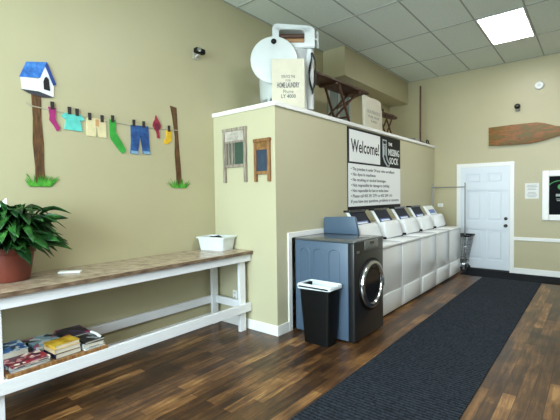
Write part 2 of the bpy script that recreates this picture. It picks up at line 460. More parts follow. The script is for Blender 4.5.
booklet('book', -3.185, 1.235, z, .19, .19, .036, 4, M('dark_cover', '#16203a', .35), 'dark blue hardback at the bottom of the stack under the gold book', 'book', Gm)
booklet('book', -3.185, 1.235, z+.0365, .18, .19, .03, 2, M('tan_cover', '#c9b08c', .45), 'tan paperback between the gold book and the dark blue hardback', 'book', Gm)
booklet('book', -3.19, 1.235, z+.067, .16, .19, .026, 5, mottled('gold_cover', ['#5e4a12', '#c59a22', '#e0c34a'], 14, .35), 'gold yellow book on top of the stack in the middle of the plank', 'book', Gm)
booklet('magazine', -3.425, 1.412, z, .26, .20, .05, 3, cov('cover_i', ['#3d4650', '#6b7680', '#20262e']), 'thick grey catalogue beneath the dark purple magazine at the back', 'magazine', Gm)
booklet('magazine', -3.425, 1.412, z+.0505, .26, .20, .018, -3, cov('cover_h', ['#2a2142', '#171226', '#4b3a68', '#b03a72'], 14), 'dark purple magazine at the back of the plank behind the gold book', 'magazine', Gm)
booklet('magazine', -3.18, 1.432, z, .20, .16, .016, 3, cov('cover_j', ['#9fb6c2', '#cfdde2', '#5f7f94', '#e9eff0'], 12), 'light blue grey magazine at the bottom of the right-hand pile', 'magazine', Gm)
booklet('magazine', -3.18, 1.432, z+.0165, .20, .16, .03, -3, cov('cover_k', ['#1c2026', '#525a62', '#c2c8cc'], 16), 'dark grey magazine in the middle of the right-hand pile', 'magazine', Gm)
booklet('magazine', -3.185, 1.432, z+.047, .20, .16, .016, 5, cov('cover_l', ['#101216', '#2a2e33', '#8d9596', '#181b20'], 22), 'black and grey magazine on top of the right-hand pile', 'magazine', Gm)
t = MB(); t.tube([(-3.26, 1.49, z+.075), (-3.18, 1.495, z+.075), (-3.10, 1.485, z+.075)], .011, 10)
tag(obj('paper_roll', t, paper), 'rolled white leaflet lying on the right-hand magazine pile', 'paper')

# pot plant (peace lily)
PX, PY = -3.465, .985
pl = thing('potted_peace_lily', 'leafy green peace lily in a terracotta pot on the left end of the bench', 'plant', (PX, PY, ZT))
Tm = Matrix.Translation((PX, PY, ZT+.002))
obj('pot', MB().lathe([(.128, 0), (.134, .006), (.166, .205), (.178, .21), (.182, .255), (.17, .26), (.165, .235), (.158, .22)], 40, Tm, caps=True), terracotta, pl, 40)
obj('soil', MB().lathe([(.158, .232), (.10, .242), (.01, .246)], 24, Tm), soil_m, pl, 40)
lv = bmesh.new()
def leaf(b, base, az, reach, rise, droop, length_w, roll=0):
    """a stalk arching up then an elliptic blade that bends over"""
    n = 11; d = Vector((math.cos(az), math.sin(az), 0)); side = Vector((-math.sin(az), math.cos(az), 0))
    pts = []
    for i in range(n+1):
        s = i/n
        r = reach*(s**1.15); h = rise*math.sin(min(1, s*1.25)*PI/2) - droop*max(0, s-.45)**1.6
        pts.append(Vector(base) + d*r + Vector((0, 0, h)))
    prev = None
    for i, p in enumerate(pts):
        s = i/n
        if s < .42: wd = .004
        else:
            q = (s-.42)/.58; wd = length_w*math.sin(PI*min(1, q**.75))**.8 + .0015 if q < 1 else .001
        p = Vector((max(p.x, XL+.02), p.y, p.z))
        tw = side*math.cos(roll)+Vector((0, 0, math.sin(roll)))
        l = p + tw*wd + Vector((0, 0, wd*.35)); r_ = p - tw*wd + Vector((0, 0, wd*.35))
        l.x = max(l.x, XL+.012); r_.x = max(r_.x, XL+.012)
        row = [b.verts.new(l), b.verts.new(p), b.verts.new(r_)]
        if prev:
            b.faces.new((prev[0], prev[1], row[1], row[0])); b.faces.new((prev[1], prev[2], row[2], row[1]))
        prev = row
rnd = random.Random(11)
for i in range(270):
    az = rnd.uniform(-PI, PI)
    # wall side is short
    if math.cos(az) < -.35: az = PI - az if rnd.random() < .75 else az
    lay = rnd.random()
    reach = rnd.uniform(.10, .42)
    if math.cos(az) < -.2: reach *= .35
    rise = rnd.uniform(.06, .37)
    droop = rnd.uniform(.0, .8)*(.2+reach)
    bz = ZT+.21
    bo = (PX+rnd.uniform(-.05, .05), PY+rnd.uniform(-.05, .05), bz)
    leaf(lv, bo, az, reach, rise, droop, rnd.uniform(.026, .05), rnd.uniform(-.8, .8))
t = MB(); t.bm = lv
fo = obj('foliage', t, leaf_m, pl, 60)
sm = fo.modifiers.new('thick', 'SOLIDIFY'); sm.thickness = .0015
# white flower
FX, FY = PX+.075, PY-.025
st = MB(); st.tube([(PX+.03, PY, ZT+.24), (PX+.07, PY-.03, ZT+.44), (FX, FY, ZT+.56)], .004, 6)
fl = obj('flower_stalk', st, M('stalk_green', '#5b7d3c', .5), pl, 60)
sp = bmesh.new(); n = 9; prev = None
Rt = Vector((.776, .631, 0)); fwd = Vector((-.631, .776, 0))
for i in range(n+1):
    q = i/n; wd = .03*math.sin(PI*q**.7)**.9 if 0 < i < n else .001
    cpt = Vector((FX, FY, ZT+.52)) + Vector((0, 0, .105*q)) - fwd*(.012+.02*math.sin(PI*q)) + Rt*(.01*q)
    row = [sp.verts.new(cpt+Rt*wd-fwd*wd*.3), sp.verts.new(cpt+fwd*.012*math.sin(PI*q)), sp.verts.new(cpt-Rt*wd-fwd*wd*.3)]
    if prev:
        sp.faces.new((prev[0], prev[1], row[1], row[0])); sp.faces.new((prev[1], prev[2], row[2], row[1]))
    prev = row
t = MB(); t.bm = sp
so = obj('white_spathe', t, spathe_m, pl, 60); so['label'] = 'white flower'
sm = so.modifiers.new('thick', 'SOLIDIFY'); sm.thickness = .0015

# folded paper on bench
t = MB(); t.box(-.085, .085, -.03, .03, 0, .014, .003, M=Matrix.Translation((-3.385, 1.39, ZT+.001)) @ Matrix.Rotation(math.radians(50), 4, 'Z'))
tag(obj('folded_paper', t, paper), 'small white folded paper on the bench top beside the pot plant', 'paper')

# white plastic basket on the bench end
def tapered_tub(mb, cx, cy, z, a, b, h, flare, rot, th=.006, notch=None, rad=.03):
    """open rectangular tub with rounded corners"""
    def ring(a_, b_, zz, r):
        pts = []
        for (sx, sy, a0) in ((1, 1, 0), (-1, 1, 90), (-1, -1, 180), (1, -1, 270)):
            for q in range(5):
                an = math.radians(a0+22.5*q)
                pts.append(((a_-r)*sx + r*math.cos(an), (b_-r)*sy + r*math.sin(an), zz))
        return pts
    fl = flare
    rings = [ring(a-th-.01, b-th-.01, th, rad), ring(a+fl-th, b+fl-th, h, rad), ring(a+fl, b+fl, h, rad), ring(a+fl+.012, b+fl+.012, h-.003, rad), ring(a+fl+.012, b+fl+.012, h-.018, rad), ring(a+fl*.93, b+fl*.93, h-.018, rad), ring(a, b, 0, rad)]
    t = bmesh.new(); vr = [[t.verts.new(p) for p in r] for r in rings]
    if notch:
        for r in vr[1:6]:
            for v in r: v.co.z += notch(v.co.x, v.co.y)
    n = len(vr[0])
    for A, B in zip(vr, vr[1:]):
        for k in range(n): t.faces.new((A[k], A[(k+1) % n], B[(k+1) % n], B[k]))
    t.faces.new(vr[0]); t.faces.new(vr[-1][::-1]); bmesh.ops.recalc_face_normals(t, faces=t.faces)
    mb.add(t, Matrix.Translation((cx, cy, z)) @ Matrix.Rotation(math.radians(rot), 4, 'Z'))
BX, BY = -3.44, 3.05
t = MB(); tapered_tub(t, BX, BY, ZT+.001, .16, .115, .155, .022, 12)
bs = thing('white_basket', 'white plastic basket on the far end of the bench by the partition', 'basket', (BX, BY, ZT+.001))
obj('basket_body', t, M('white_plastic', '#dfe6e8', .35), bs, 40)
cl = bmesh.new(); bmesh.ops.create_icosphere(cl, subdivisions=3, radius=1)
for v in cl.verts:
    v.co += v.normal*.12*math.sin(v.co.x*5+v.co.y*4)
t = MB().add(cl, Matrix.Translation((BX, BY, ZT+.115)) @ Matrix.Diagonal((.11, .085, .047, 1)))
tag(obj('dark_cloth', t, M('dark_cloth', '#1b1d20', .9, bump=.3), None, 80), 'black cloth bundled inside the white basket', 'cloth')

# outlet under the bench on the partition front
def plate(name, label, loc, w, h, axis, cat, detail=True):
    t = thing(name, label, cat, loc)
    if axis == 'y': Rm = Matrix.Translation(loc) @ Matrix.Rotation(PI/2, 4, 'X')
    else: Rm = Matrix.Translation(loc) @ Matrix.Rotation(PI/2, 4, 'Z') @ Matrix.Rotation(PI/2, 4, 'X')
    obj('cover_plate', MB().box(-w/2, w/2, -h/2, h/2, 0, .006, .002, M=Rm), white_trim, t)
    return t, Rm
t, Rm = plate('wall_outlet', 'white electrical outlet low on the partition behind the bench leg', (-3.33, YP, .355), .07, .115, 'y', 'outlet')
for zz in (-.026, .026):
    obj('socket', MB().box(-.017, .017, zz-.014, zz+.014, .006, .009, .003, M=Rm), M('socket_ivory', '#cfd2cf', .4), t)
t, Rm = plate('wall_thermostat', 'small white control plate on the back wall above the last washer', (-2.55, YB, 1.29), .11, .07, 'y', 'thermostat')
obj('slider', MB().box(-.03, .03, -.008, .008, .006, .012, .002, M=Rm), bpy.data.materials['socket_ivory'], t)

# ------------------------------------------------------------------ washboards on the partition front
def washboard(x0, x1, z0, z1, rz0, rz1, frame_m, rib_m, label, head_m, split=False):
    t = thing('washboard', label, 'washboard', ((x0+x1)/2, YP, z0), 'old washboards hung on the partition')
    y0 = YP-.034; sw = .035
    f = MB()
    f.box(x0, x0+sw, y0, YP, z0, z1, .004); f.box(x1-sw, x1, y0, YP, z0, z1, .004)
    f.box(x0-.006, x1+.006, y0-.004, YP, z1-.03, z1+.006, .004)
    f.box(x0+sw, x1-sw, y0+.004, YP, rz0-.035, rz0, .003)
    obj('frame', f, frame_m, t)
    hb = MB().box(x0+sw, x1-sw, y0+.008, YP-.006, rz1, z1-.03)
    obj('head_board', hb, head_m, t)
    hb = MB().box(x0+sw, x1-sw, y0+.003, y0+.012, rz1-.012, rz1+.012, .002)
    obj('cross_rail', hb, frame_m, t)
    r = MB(); xa, xb = x0+sw, x1-sw
    if split: xa = x0+sw+(x1-x0-2*sw)*.52
    nz = 26
    for i in range(nz):
        zz = rz0 + (rz1-rz0)*(i+.5)/nz
        r.tube([(xa, YP-.016, zz), (xb, YP-.016, zz)], (rz1-rz0)/nz*.55, 6)
    obj('ribbed_panel', r, rib_m, t, 60)
    if split:
        s = MB()
        for i in range(3):
            xx = x0+sw+(xa-x0-sw)*(i+.15)/3
            s.box(xx, xx+.018, y0+.002, YP-.01, rz0, rz1-.012, .003)
        obj('slats', s, frame_m, t)
        obj('back_panel', MB().box(x0+sw, xa, YP-.01, YP-.004, rz0, rz1-.012), M('dim_backing', '#75786c', .6), t)
washboard(-3.465, -3.09, 1.69, 2.315, 1.90, 2.16, old_grey_wood, green_glass, 'larger grey weathered washboard with slats and green panel, left on partition', mottled('worn_print', ['#8b8379', '#b9b2a6', '#cfc9be'], 20), True)
washboard(-2.965, -2.735, 1.685, 2.15, 1.80, 2.045, honey_wood, blue_glass, 'smaller honey-brown washboard with blue ribbed panel, right on partition', mottled('worn_brown', ['#5c3d22', '#85602f', '#a27c4c'], 20))

# ------------------------------------------------------------------ wall sign
SX = XP+.012
sg = thing('welcome_sign', 'black and white welcome sign with house rules on the partition side wall', 'sign', (XP, 5.7, 1.31))
obj('backing_board', MB().box(XP, SX, 4.775, 6.62, 1.305, 2.472, .002), M('sign_black', '#0d0f11', .55, spec=.25), sg)
obj('welcome_panel', MB().box(SX, SX+.004, 4.815, 5.80, 1.995, 2.44), M('sign_white', '#f3f6f5', .5), sg)
obj('rules_panel', MB().box(SX, SX+.004, 4.78, 6.61, 1.362, 1.968), bpy.data.materials['sign_white'], sg)
UX, UY = (0, 1, 0), (0, 0, 1)
tx = MB(); text_mesh(tx, 'Welcome!', .255, (SX+.004, 4.855, 2.135), UX, UY, width=.90, bold=.004)
o = obj('welcome_lettering', tx, ink, sg); o['label'] = 'black Welcome! lettering'
rules = [('• The premises is under 24 hour video surveillance', 1.50), ('• No dyes in machines', .78), ('• No smoking or alcohol beverages', 1.15), ('• Not responsible for damage to clothing', 1.29),
         ('• Not responsible for lost or stolen items', 1.25), ('• Please call 403 291 2791 or 403 234 1161', 1.40), ('   If you have any questions, problems or concerns', 1.68)]
for i, (s, wd) in enumerate(rules):
    tx = MB(); text_mesh(tx, s, .062, (SX+.004, 4.85, 1.875-.077*i), UX, UY, width=wd, bold=.001); obj('rule_lettering', tx, grey_ink, sg)
for a_, sz, yy, zz, wd in (('THE', .07, 6.12, 2.33, .15), ('MISSING', .155, 6.12, 2.17, .45), ('SOCK', .155, 6.16, 2.03, .37)):
    tx = MB(); text_mesh(tx, a_, sz, (SX, yy, zz), UX, UY, width=wd, depth=.004, bold=.002); obj('name_lettering', tx, white_ink, sg)
# sock emblem
sk = MB(); Ms = Matrix.Translation((SX, 0, 0)) @ Matrix(((0, 0, 1, 0), (1, 0, 0, 0), (0, 1, 0, 0), (0, 0, 0, 1)))
def loop(pts, r=.012): sk.tube([(SX+.002, p[0], p[1]) for p in pts], r, 6, closed=True)
loop([(5.90, 2.40), (6.03, 2.40), (6.03, 2.33), (5.90, 2.33)], .012)
loop([(5.905, 2.31), (6.025, 2.31), (6.03, 2.16), (6.06, 2.10), (6.15, 2.03), (6.14, 1.995), (6.07, 1.99), (5.96, 2.07), (5.91, 2.14)], .013)
sk.box(SX, SX+.004, 5.935, 5.955, 2.16, 2.30); sk.box(SX, SX+.004, 5.975, 5.995, 2.16, 2.30)
obj('sock_emblem', sk, M('emblem_grey', '#b9bfbf', .5), sg)

# ------------------------------------------------------------------ white top load washers
def washer(y0, label, last=False, first=False):
    W = .715; y1 = y0+W; xb, xf = -2.63, XW; H = .90
    t = thing('top_load_washer', label, 'washing machine', ((xb+xf)/2, (y0+y1)/2, 0), 'white top load washers in a row')
    b = MB(); b.box(xb, xf-.012, y0+.0015, y1-.0015, .03, H-.035, .004)
    b.box(xf-.015, xf-.006, y0+.008, y1-.008, .30, H-.045, .004)
    obj('cabinet', b, appl_white, t, 35)
    obj('plinth', MB().box(xb+.02, xf-.035, y0+.02, y1-.02, 0, .032), black_plastic, t)
    obj('access_panel', MB().box(xf-.015, xf+.004, y0+.05, y1-.05, .055, .285, .012), appl_white, t, 35)
    obj('deck', MB().box(xb, xf+.004, y0+.001, y1-.001, H-.04, H, .014, 3), appl_white, t, 35)
    # white sloped housing with rounded upper corners
    yc = (y0+y1)/2; hw = .285; lh = .25; r = .10; pts = [(-hw, 0), (hw, 0)]
    for q in range(6): an = math.radians(90*q/5); pts.append((hw-r+r*math.cos(an), lh-r+r*math.sin(an)))
    for q in range(6): an = math.radians(90+90*q/5); pts.append((-hw+r+r*math.cos(an), lh-r+r*math.sin(an)))
    Rl = Matrix.Translation((-2.29, yc, H+.004)) @ Matrix.Rotation(math.radians(-14), 4, 'Y') @ Matrix(((0, 0, 1, 0), (1, 0, 0, 0), (0, 1, 0, 0), (0, 0, 0, 1)))
    lid = obj('coin_housing', MB().prism(pts, .12, Rl @ Matrix.Translation((0, 0, -.085)), .022), appl_white, t, 35)
    for s in (-1, 1): obj('clip', MB().box(-2.315, -2.265, yc+s*(hw+.012)-.008, yc+s*(hw+.012)+.008, H, H+.035, .004), black_plastic, t)
    # sloped control console
    cw = .215; x1 = -2.385
    prof = [(x1-.05, H), (x1, H), (x1, 1.10), (x1-.125, 1.30), (x1-.165, 1.30), (x1-.05, 1.115)]
    Rc = Matrix.Translation((0, yc-cw, 0)) @ Matrix(((1, 0, 0, 0), (0, 0, 1, 0), (0, 1, 0, 0), (0, 0, 0, 1)))
    co = obj('control_console', MB().prism(prof, 2*cw, Rc, .006), appl_white, t, 35)
    d = Vector((-.125, 0, .2)).normalized(); nn = Vector((.2, 0, .125)).normalized()
    def face_quad(a0, a1, s0, s1, th):
        m = MB(); A = Vector((x1, yc, 1.10))
        Mx = Matrix((Vector((0, 1, 0)), d, nn)).transposed().to_4x4(); Mx.translation = A
        return m.box(a0, a1, s0, s1, .0, th, .001, M=Mx)
    obj('display_panel', face_quad(-cw+.022, cw-.004, .004, .232, .006), paper if last else navy_panel, co)
    lab = face_quad(-cw+.05, cw-.05, .02, .085, .008) if not last else face_quad(-cw+.06, cw-.06, .04, .15, .008)
    o = obj('instruction_label', lab, label_blue, co); o['label'] = 'blue and white label'
    obj('label_print', face_quad(-cw+.08, cw-.08, .048, .068, .0095), white_ink, co)
    if not last:
        ec = MB(); ec.bar((x1+.003, yc+cw, 1.02), (x1+.003, yc+cw, 1.10), .02, .012); ec.bar((x1+.003, yc+cw, 1.10), (x1-.122, yc+cw, 1.302), .02, .012, up=nn)
        obj('edge_trim', ec, black_gloss, co)
        obj('top_cap', MB().box(x1-.19, x1-.095, yc-cw-.012, yc+cw+.012, 1.295, 1.325, .006), black_gloss, co)
    return t
WY = 4.345; PIT = .722
labs = ['white top load washer right behind the grey front loader, first of the white row', 'white top load washer, second of the white row counting from the grey machine', 'white top load washer in the middle of the white row',
        'white top load washer, second from the back door end of the row', 'white top load washer with white control panel, last in the row by the door']
for i in range(5): washer(WY+PIT*i, labs[i], last=(i == 4))

# ------------------------------------------------------------------ grey front load washer
gx0, gx1, gy0, gy1, gh = -2.63, -1.885, 3.495, 4.175, 1.055
gw = thing('front_load_washer', 'dark grey front load washer with chrome ringed round door behind the trash can', 'washing machine', ((gx0+gx1)/2, (gy0+gy1)/2, 0))
b = MB().box(gx1-.075, gx1, gy0, gy1, .02, gh-.02, .014, 3)
fr = obj('front_panel', b, appl_dark, gw, 35)
sd = MB().box(gx0, gx1-.075, gy0, gy1, .02, gh-.025, .006)
def arch(xa, xb, zt, zb=.12):
    r = (xb-xa)/2; P = [(xa, gy0, zb), (xa, gy0, zt-r)]
    for q in range(1, 8): an = PI-PI*q/8; P.append(((xa+xb)/2+r*math.cos(an), gy0, zt-r+r*math.sin(an)))
    P += [(xb, gy0, zt-r), (xb, gy0, zb)]
    sd.tube(P, .007, 8)
for xa, xb in ((-2.56, -2.435), (-2.385, -2.255), (-2.19, -2.06)): arch(xa, xb, .955)
obj('side_casing', sd, appl_side, gw, 35)
obj('worktop', MB().box(gx0-.005, gx1+.004, gy0-.004, gy1+.004, gh-.025, gh, .01, 3), appl_top, gw, 35)
for x in (gx0+.06, gx1-.06):
    for y in (gy0+.05, gy1-.05): obj('foot', MB().lathe([(.022, 0), (.025, .01), (.014, .014), (.014, .05)], 12, Matrix.Translation((x, y, 0))), steel, gw, 40)
Rx = Matrix.Rotation(PI/2, 4, 'Y')
dc = (gx1, 3.86, .565)
T = Matrix.Translation(dc) @ Rx
dr = obj('door', MB().lathe([(.198, .0), (.196, .02), (.205, .036), (.23, .042), (.252, .034), (.26, .014), (.26, 0)], 48, T, caps=False), chrome, gw, 40); dr['label'] = 'chrome door ring'
rg = obj('door_gasket', MB().lathe([(.258, 0), (.285, .004), (.282, .014), (.255, .016)], 48, T, caps=False), black_plastic, dr, 40)
obj('door_glass', MB().lathe([(.199, .022), (.17, .024), (.13, .012), (.06, .004), (.004, .002)], 40, T), black_gloss, dr, 60)
gl = MB()
obj('door_handle', MB().box(gx1+.03, gx1+.052, 3.86+.205, 3.86+.235, .51, .62, .008), appl_top, dr, 40)
cp = MB().box(gx1-.004, gx1+.008, 3.71, 4.03, .945, 1.042, .006)
pn = obj('control_panel', cp, M('panel_grey', '#6d706c', .35), gw, 35)
obj('display', MB().box(gx1+.008, gx1+.011, 3.83, 3.92, 1.0, 1.025, .002), black_gloss, pn)
for q in range(4): obj('button', MB().lathe([(.009, 0), (.009, .005), (.006, .007)], 12, Matrix.Translation((gx1+.008, 3.755+q*.07, .97)) @ Rx), steel, pn, 40)
lb = MB().box(gx1, gx1+.002, 3.545, 3.60, .925, .95); obj('badge', lb, steel, gw)
obj('drawer_seam', MB().box(gx1-.002, gx1+.0015, gy0+.02, gy1-.02, .918, .922), black_plastic, gw)
# upright grey panel at the far side of its top
t = MB(); pts = [(-2.715, gh), (-2.715, 1.235), (-2.70, 1.255), (-2.30, 1.268), (-2.278, 1.25), (-2.235, gh)]
t.prism([(p[0]+.06, p[1]) for p in pts], .05, Matrix(((1, 0, 0, 0), (0, 0, 1, 4.125), (0, 1, 0, 0), (0, 0, 0, 1))), .006)
obj('upright_shield', t, appl_side, gw, 35)

# trash can with bag
tc_ = thing('trash_can', 'tall black plastic trash can with white liner, in front of the grey washer', 'trash can', (-2.215, 3.385, 0))
t = MB(); tapered_tub(t, -2.215, 3.355, .001, .152, .08, .60, .036, 0, rad=.03)
obj('bin_body', t, black_plastic, tc_, 40)
def wave(x, y): return .006*math.sin(x*37)+.004*math.sin(y*51+1)
t = MB()
def ringp(a_, b_, zz, r=.03):
    pts = []
    for (sx, sy, a0) in ((1, 1, 0), (-1, 1, 90), (-1, -1, 180), (1, -1, 270)):
        for q in range(6):
            an = math.radians(a0+18*q); pts.append(((a_-r)*sx+r*math.cos(an), (b_-r)*sy+r*math.sin(an), zz))
    return pts
tb = bmesh.new(); R_ = [ringp(.206, .126, .575), ringp(.209, .127, .60), ringp(.203, .121, .617), ringp(.188, .11, .61), ringp(.176, .1, .5), ringp(.165, .09, .3)]
vr = [[tb.verts.new((p[0], p[1], p[2]+.006*math.sin(p[0]*41+k)+.005*math.sin(p[1]*60+k*2))) for p in r] for k, r in enumerate(R_)]
for A, B in zip(vr, vr[1:]):
    for k in range(len(A)): tb.faces.new((A[k], A[(k+1) % len(A)], B[(k+1) % len(A)], B[k]))
tb.faces.new(vr[-1]); bmesh.ops.recalc_face_normals(tb, faces=tb.faces)
t.add(tb, Matrix.Translation((-2.215, 3.355, 0)) @ Matrix.Rotation(math.radians(0), 4, 'Z'))
o = obj('bin_liner', t, bag_white, tc_, 60); o['label'] = 'white plastic bag liner'

# ------------------------------------------------------------------ wire laundry cart at the end of the row
ct = thing('laundry_cart', 'chrome wire laundry cart with tall hanging bar between the washers and the door', 'cart', (-2.27, 8.2, 0.0))
wr = MB(); ax0, ax1, ay0, ay1 = -2.70, -1.885, 8.0, 8.4; bx0, bx1, by0, by1 = -2.62, -1.965, 8.05, 8.35; zt_, zb_ = .70, .20
for i in range(19):
    s = i/18
    wr.tube([(ax0+(ax1-ax0)*s, ay0, zt_), (bx0+(bx1-bx0)*s, by0, zb_), (bx0+(bx1-bx0)*s, by1, zb_), (ax0+(ax1-ax0)*s, ay1, zt_)], .0028, 5)
for i in range(10):
    s = i/9
    wr.tube([(ax0, ay0+(ay1-ay0)*s, zt_), (bx0, by0+(by1-by0)*s, zb_), (bx1, by0+(by1-by0)*s, zb_), (ax1, ay0+(ay1-ay0)*s, zt_)], .0028, 5)
for k in range(6):
    q = k/5; L_ = lambda a, b: a+(b-a)*q
    wr.tube([(L_(ax0, bx0), L_(ay0, by0), L_(zt_, zb_)), (L_(ax1, bx1), L_(ay0, by0), L_(zt_, zb_)), (L_(ax1, bx1), L_(ay1, by1), L_(zt_, zb_)), (L_(ax0, bx0), L_(ay1, by1), L_(zt_, zb_))], .004, 5, closed=True)
obj('wire_basket', wr, chrome, ct, 60)
obj('bumper_rail', MB().tube([(ax0-.01, ay0-.01, zt_), (ax1+.01, ay0-.01, zt_), (ax1+.01, ay1+.01, zt_), (ax0-.01, ay1+.01, zt_)], .018, 8, closed=True), black_plastic, ct, 60)
obj('base_frame', MB().tube([(bx0, by0, .15), (bx1, by0, .15), (bx1, by1, .15), (bx0, by1, .15)], .014, 8, closed=True).bar((bx0, by0, .15), (bx0, by0, .2), .012, .012).bar((bx1, by0, .15), (bx1, by0, .2), .012, .012).bar((bx0, by1, .15), (bx0, by1, .2), .012, .012).bar((bx1, by1, .15), (bx1, by1, .2), .012, .012), chrome, ct, 60)
for x in (-2.612, -2.0): obj('post', MB().tube([(x, 8.2, .15), (x, 8.2, 1.73)], .012, 10), steel, ct, 60)
obj('hanging_bar', MB().tube([(-2.64, 8.2, 1.645), (-1.99, 8.2, 1.645)], .011, 10), steel, ct, 60)
for x in (bx0+.02, bx1-.02):
    for y in (by0+.01, by1-.01):
        cs = obj('caster', MB().lathe([(.02, -.012), (.052, -.012), (.055, 0), (.052, .012), (.02, .012)], 20, Matrix.Translation((x, y, .056)) @ Matrix.Rotation(PI/2, 4, 'X')), rubber, ct, 40)
        obj('fork', MB().box(x-.016, x+.016, y-.022, y-.016, .05, .14).box(x-.016, x+.016, y+.016, y+.022, .05, .14).box(x-.018, x+.018, y-.022, y+.022, .13, .145), steel, cs)

ct.location.z = .0095
# ------------------------------------------------------------------ things on the back wall
# oar blade
pts = [(-1.635, 2.44), (-1.64, 2.79), (-1.2, 2.80), (-.86, 2.795), (-.74, 2.765), (-.58, 2.70), (-.40, 2.655), (-.2, 2.635), (.95, 2.62), (1.0, 2.60), (.95, 2.555), (-.2, 2.56), (-.42, 2.545), (-.6, 2.50), (-.76, 2.455), (-.95, 2.425), (-1.25, 2.42)]
oar_m = mottled('worn_oar_paint', ['#3d2210', '#6b421f', '#98622e', '#7d5226', '#63602c', '#8a5a2c', '#57351a'], 3, .5, stretch=(1, 1, 5))
t = MB(); t.prism(pts, .035, Matrix(((1, 0, 0, 0), (0, 0, -1, YB-.016), (0, 1, 0, 0), (0, 0, 0, 1))), .008)
ow = thing('wooden_oar', 'old wooden oar with worn paint hung level high on the back wall', 'oar', (-.4, YB-.03, 2.42))
obj('blade', t, oar_m, ow, 35)
obj('bracket', MB().box(-1.22, -1.19, YB-.02, YB, 2.55, 2.65), black_plastic, ow); obj('bracket', MB().box(.6, .63, YB-.02, YB, 2.57, 2.61), black_plastic, ow)
# notice paper
t = thing('paper_notice', 'white printed notice taped to the back wall between door and black framed board', 'notice', (-.93, YB, 1.41))
obj('sheet', MB().box(-1.036, -.818, YB-.004, YB, 1.412, 1.70), paper, t)
tx = MB()
for i in range(9):
    if i == 4: continue
    wd = .14+.03*math.sin(i*2.1); tx.box(-.927-wd/2, -.927+wd/2, YB-.0055, YB-.004, 1.655-.026*i, 1.664-.026*i)
obj('print_lines', tx, M('faint_print', '#a3a8a8', .7), t)
# framed letter board
t = thing('framed_board', 'black menu board in a wide white frame at the right of the back wall', 'board', (-.22, YB, 1.02))
fx0, fx1, fz0, fz1 = -.768, .33, 1.02, 1.915; fw = .105
f = MB()
for (a, b, p, q) in ((fx0, fx0+fw, fz0, fz1), (fx1-fw, fx1, fz0, fz1), (fx0+fw, fx1-fw, fz0, fz0+fw), (fx0+fw, fx1-fw, fz1-fw, fz1)):
    f.box(a, b, YB-.04, YB, p, q, .012)
obj('frame', f, white_trim, t)
pn = obj('board', MB().box(fx0+fw, fx1-fw, YB-.015, YB, fz0+fw, fz1-fw), M('board_black', '#080c0f', .6, spec=.1), t)
dec = MB(); P = []
cx_ = -.49
for q in range(13): an = PI*.95-PI*.9*q/12; P.append((cx_+.19*math.cos(an), YB-.018, 1.60+.13*math.sin(an)))
dec.tube(P, .009, 6)
dec.lathe([(.05, 0), (.05, .003), (.03, .003)], 24, Matrix.Translation((cx_, YB-.015, 1.62)) @ Ry)
obj('chalk_arc', dec, M('chalk_green', '#4f9a5c', .7), pn)
dec = MB(); dec.box(cx_-.075, cx_+.075, YB-.018, YB-.015, 1.45, 1.495); dec.box(cx_-.06, cx_+.06, YB-.018, YB-.015, 1.37, 1.385); dec.box(cx_-.07, cx_+.05, YB-.018, YB-.015, 1.40, 1.41)
obj('chalk_marks', dec, M('chalk_white', '#aab5b2', .7), pn)

# small devices
t = thing('smoke_alarm', 'round white alarm unit high on the back wall above the oar', 'alarm', (-.825, YB, 3.455))
obj('housing', MB().lathe([(.075, 0), (.075, .025), (.06, .045), (.02, .05)], 32, Matrix.Translation((-.825, YB, 3.455)) @ Ry), white_trim, t, 40)
obj('grille', MB().lathe([(.035, .046), (.03, .054), (.004, .055)], 24, Matrix.Translation((-.825, YB, 3.455)) @ Ry), bpy.data.materials['socket_ivory'], t, 40)
t = thing('dome_camera', 'small black dome security camera on the back wall above the oar', 'camera', (-1.16, YB, 3.11))
obj('mount', MB().box(-1.19, -1.13, YB-.05, YB, 3.045, 3.09, .008), M('mount_grey', '#8b8d88', .5), t)
obj('dome', MB().ico((-1.16, YB-.055, 3.125), .052, 3), black_gloss, t, 60)
t = thing('wall_camera', 'small black security camera on a bracket high on the left wall', 'camera', (XL, 2.96, 3.20))
obj('bracket', MB().box(XL, XL+.012, 2.93, 3.01, 3.13, 3.21, .003).bar((XL+.01, 2.97, 3.16), (XL+.08, 2.975, 3.19), .022, .022), M('bracket_pale', '#b9b6a8', .5), t)
hd = obj('camera_head', MB().box(XL+.05, XL+.12, 2.895, 3.03, 3.175, 3.235, .018, 3), black_plastic, t, 40)
obj('lens', MB().lathe([(.024, 0), (.024, .012), (.012, .014)], 16, Matrix.Translation((XL+.12, 2.925, 3.205)) @ Rx), chrome, hd, 40)

# ------------------------------------------------------------------ painted washing-line pictures on the left wall (thin flat shapes at the wall)
def onwall(pts, z0=.0005, th=.004):
    return MB().prism(pts, th, Matrix(((0, 0, 1, XL+z0), (1, 0, 0, 0), (0, 1, 0, 0), (0, 0, 0, 1))))
bark = mottled('painted_bark', ['#33200f', '#5a3b1e', '#7d5a30'], 9, .6, stretch=(1, 6, 1))
grass_p = mottled('painted_grass', ['#22661a', '#3c9428', '#66b53a'], 20, .6)
def grass(mb, cy, z0, wd, h, seed):
    r = random.Random(seed)
    for i in range(26):
        y = cy+r.uniform(-wd*.55, wd*.55); lean = (y-cy)*.9+r.uniform(-.04, .04); hh = h*r.uniform(.45, 1)*(1-.5*abs(y-cy)/wd)
        mb.prism([(y-.012, z0+r.uniform(0, .012)), (y+.012, z0), (y+lean, z0+hh)], .003, Matrix(((0, 0, 1, XL+.005+.0002*i), (1, 0, 0, 0), (0, 1, 0, 0), (0, 0, 0, 1))))
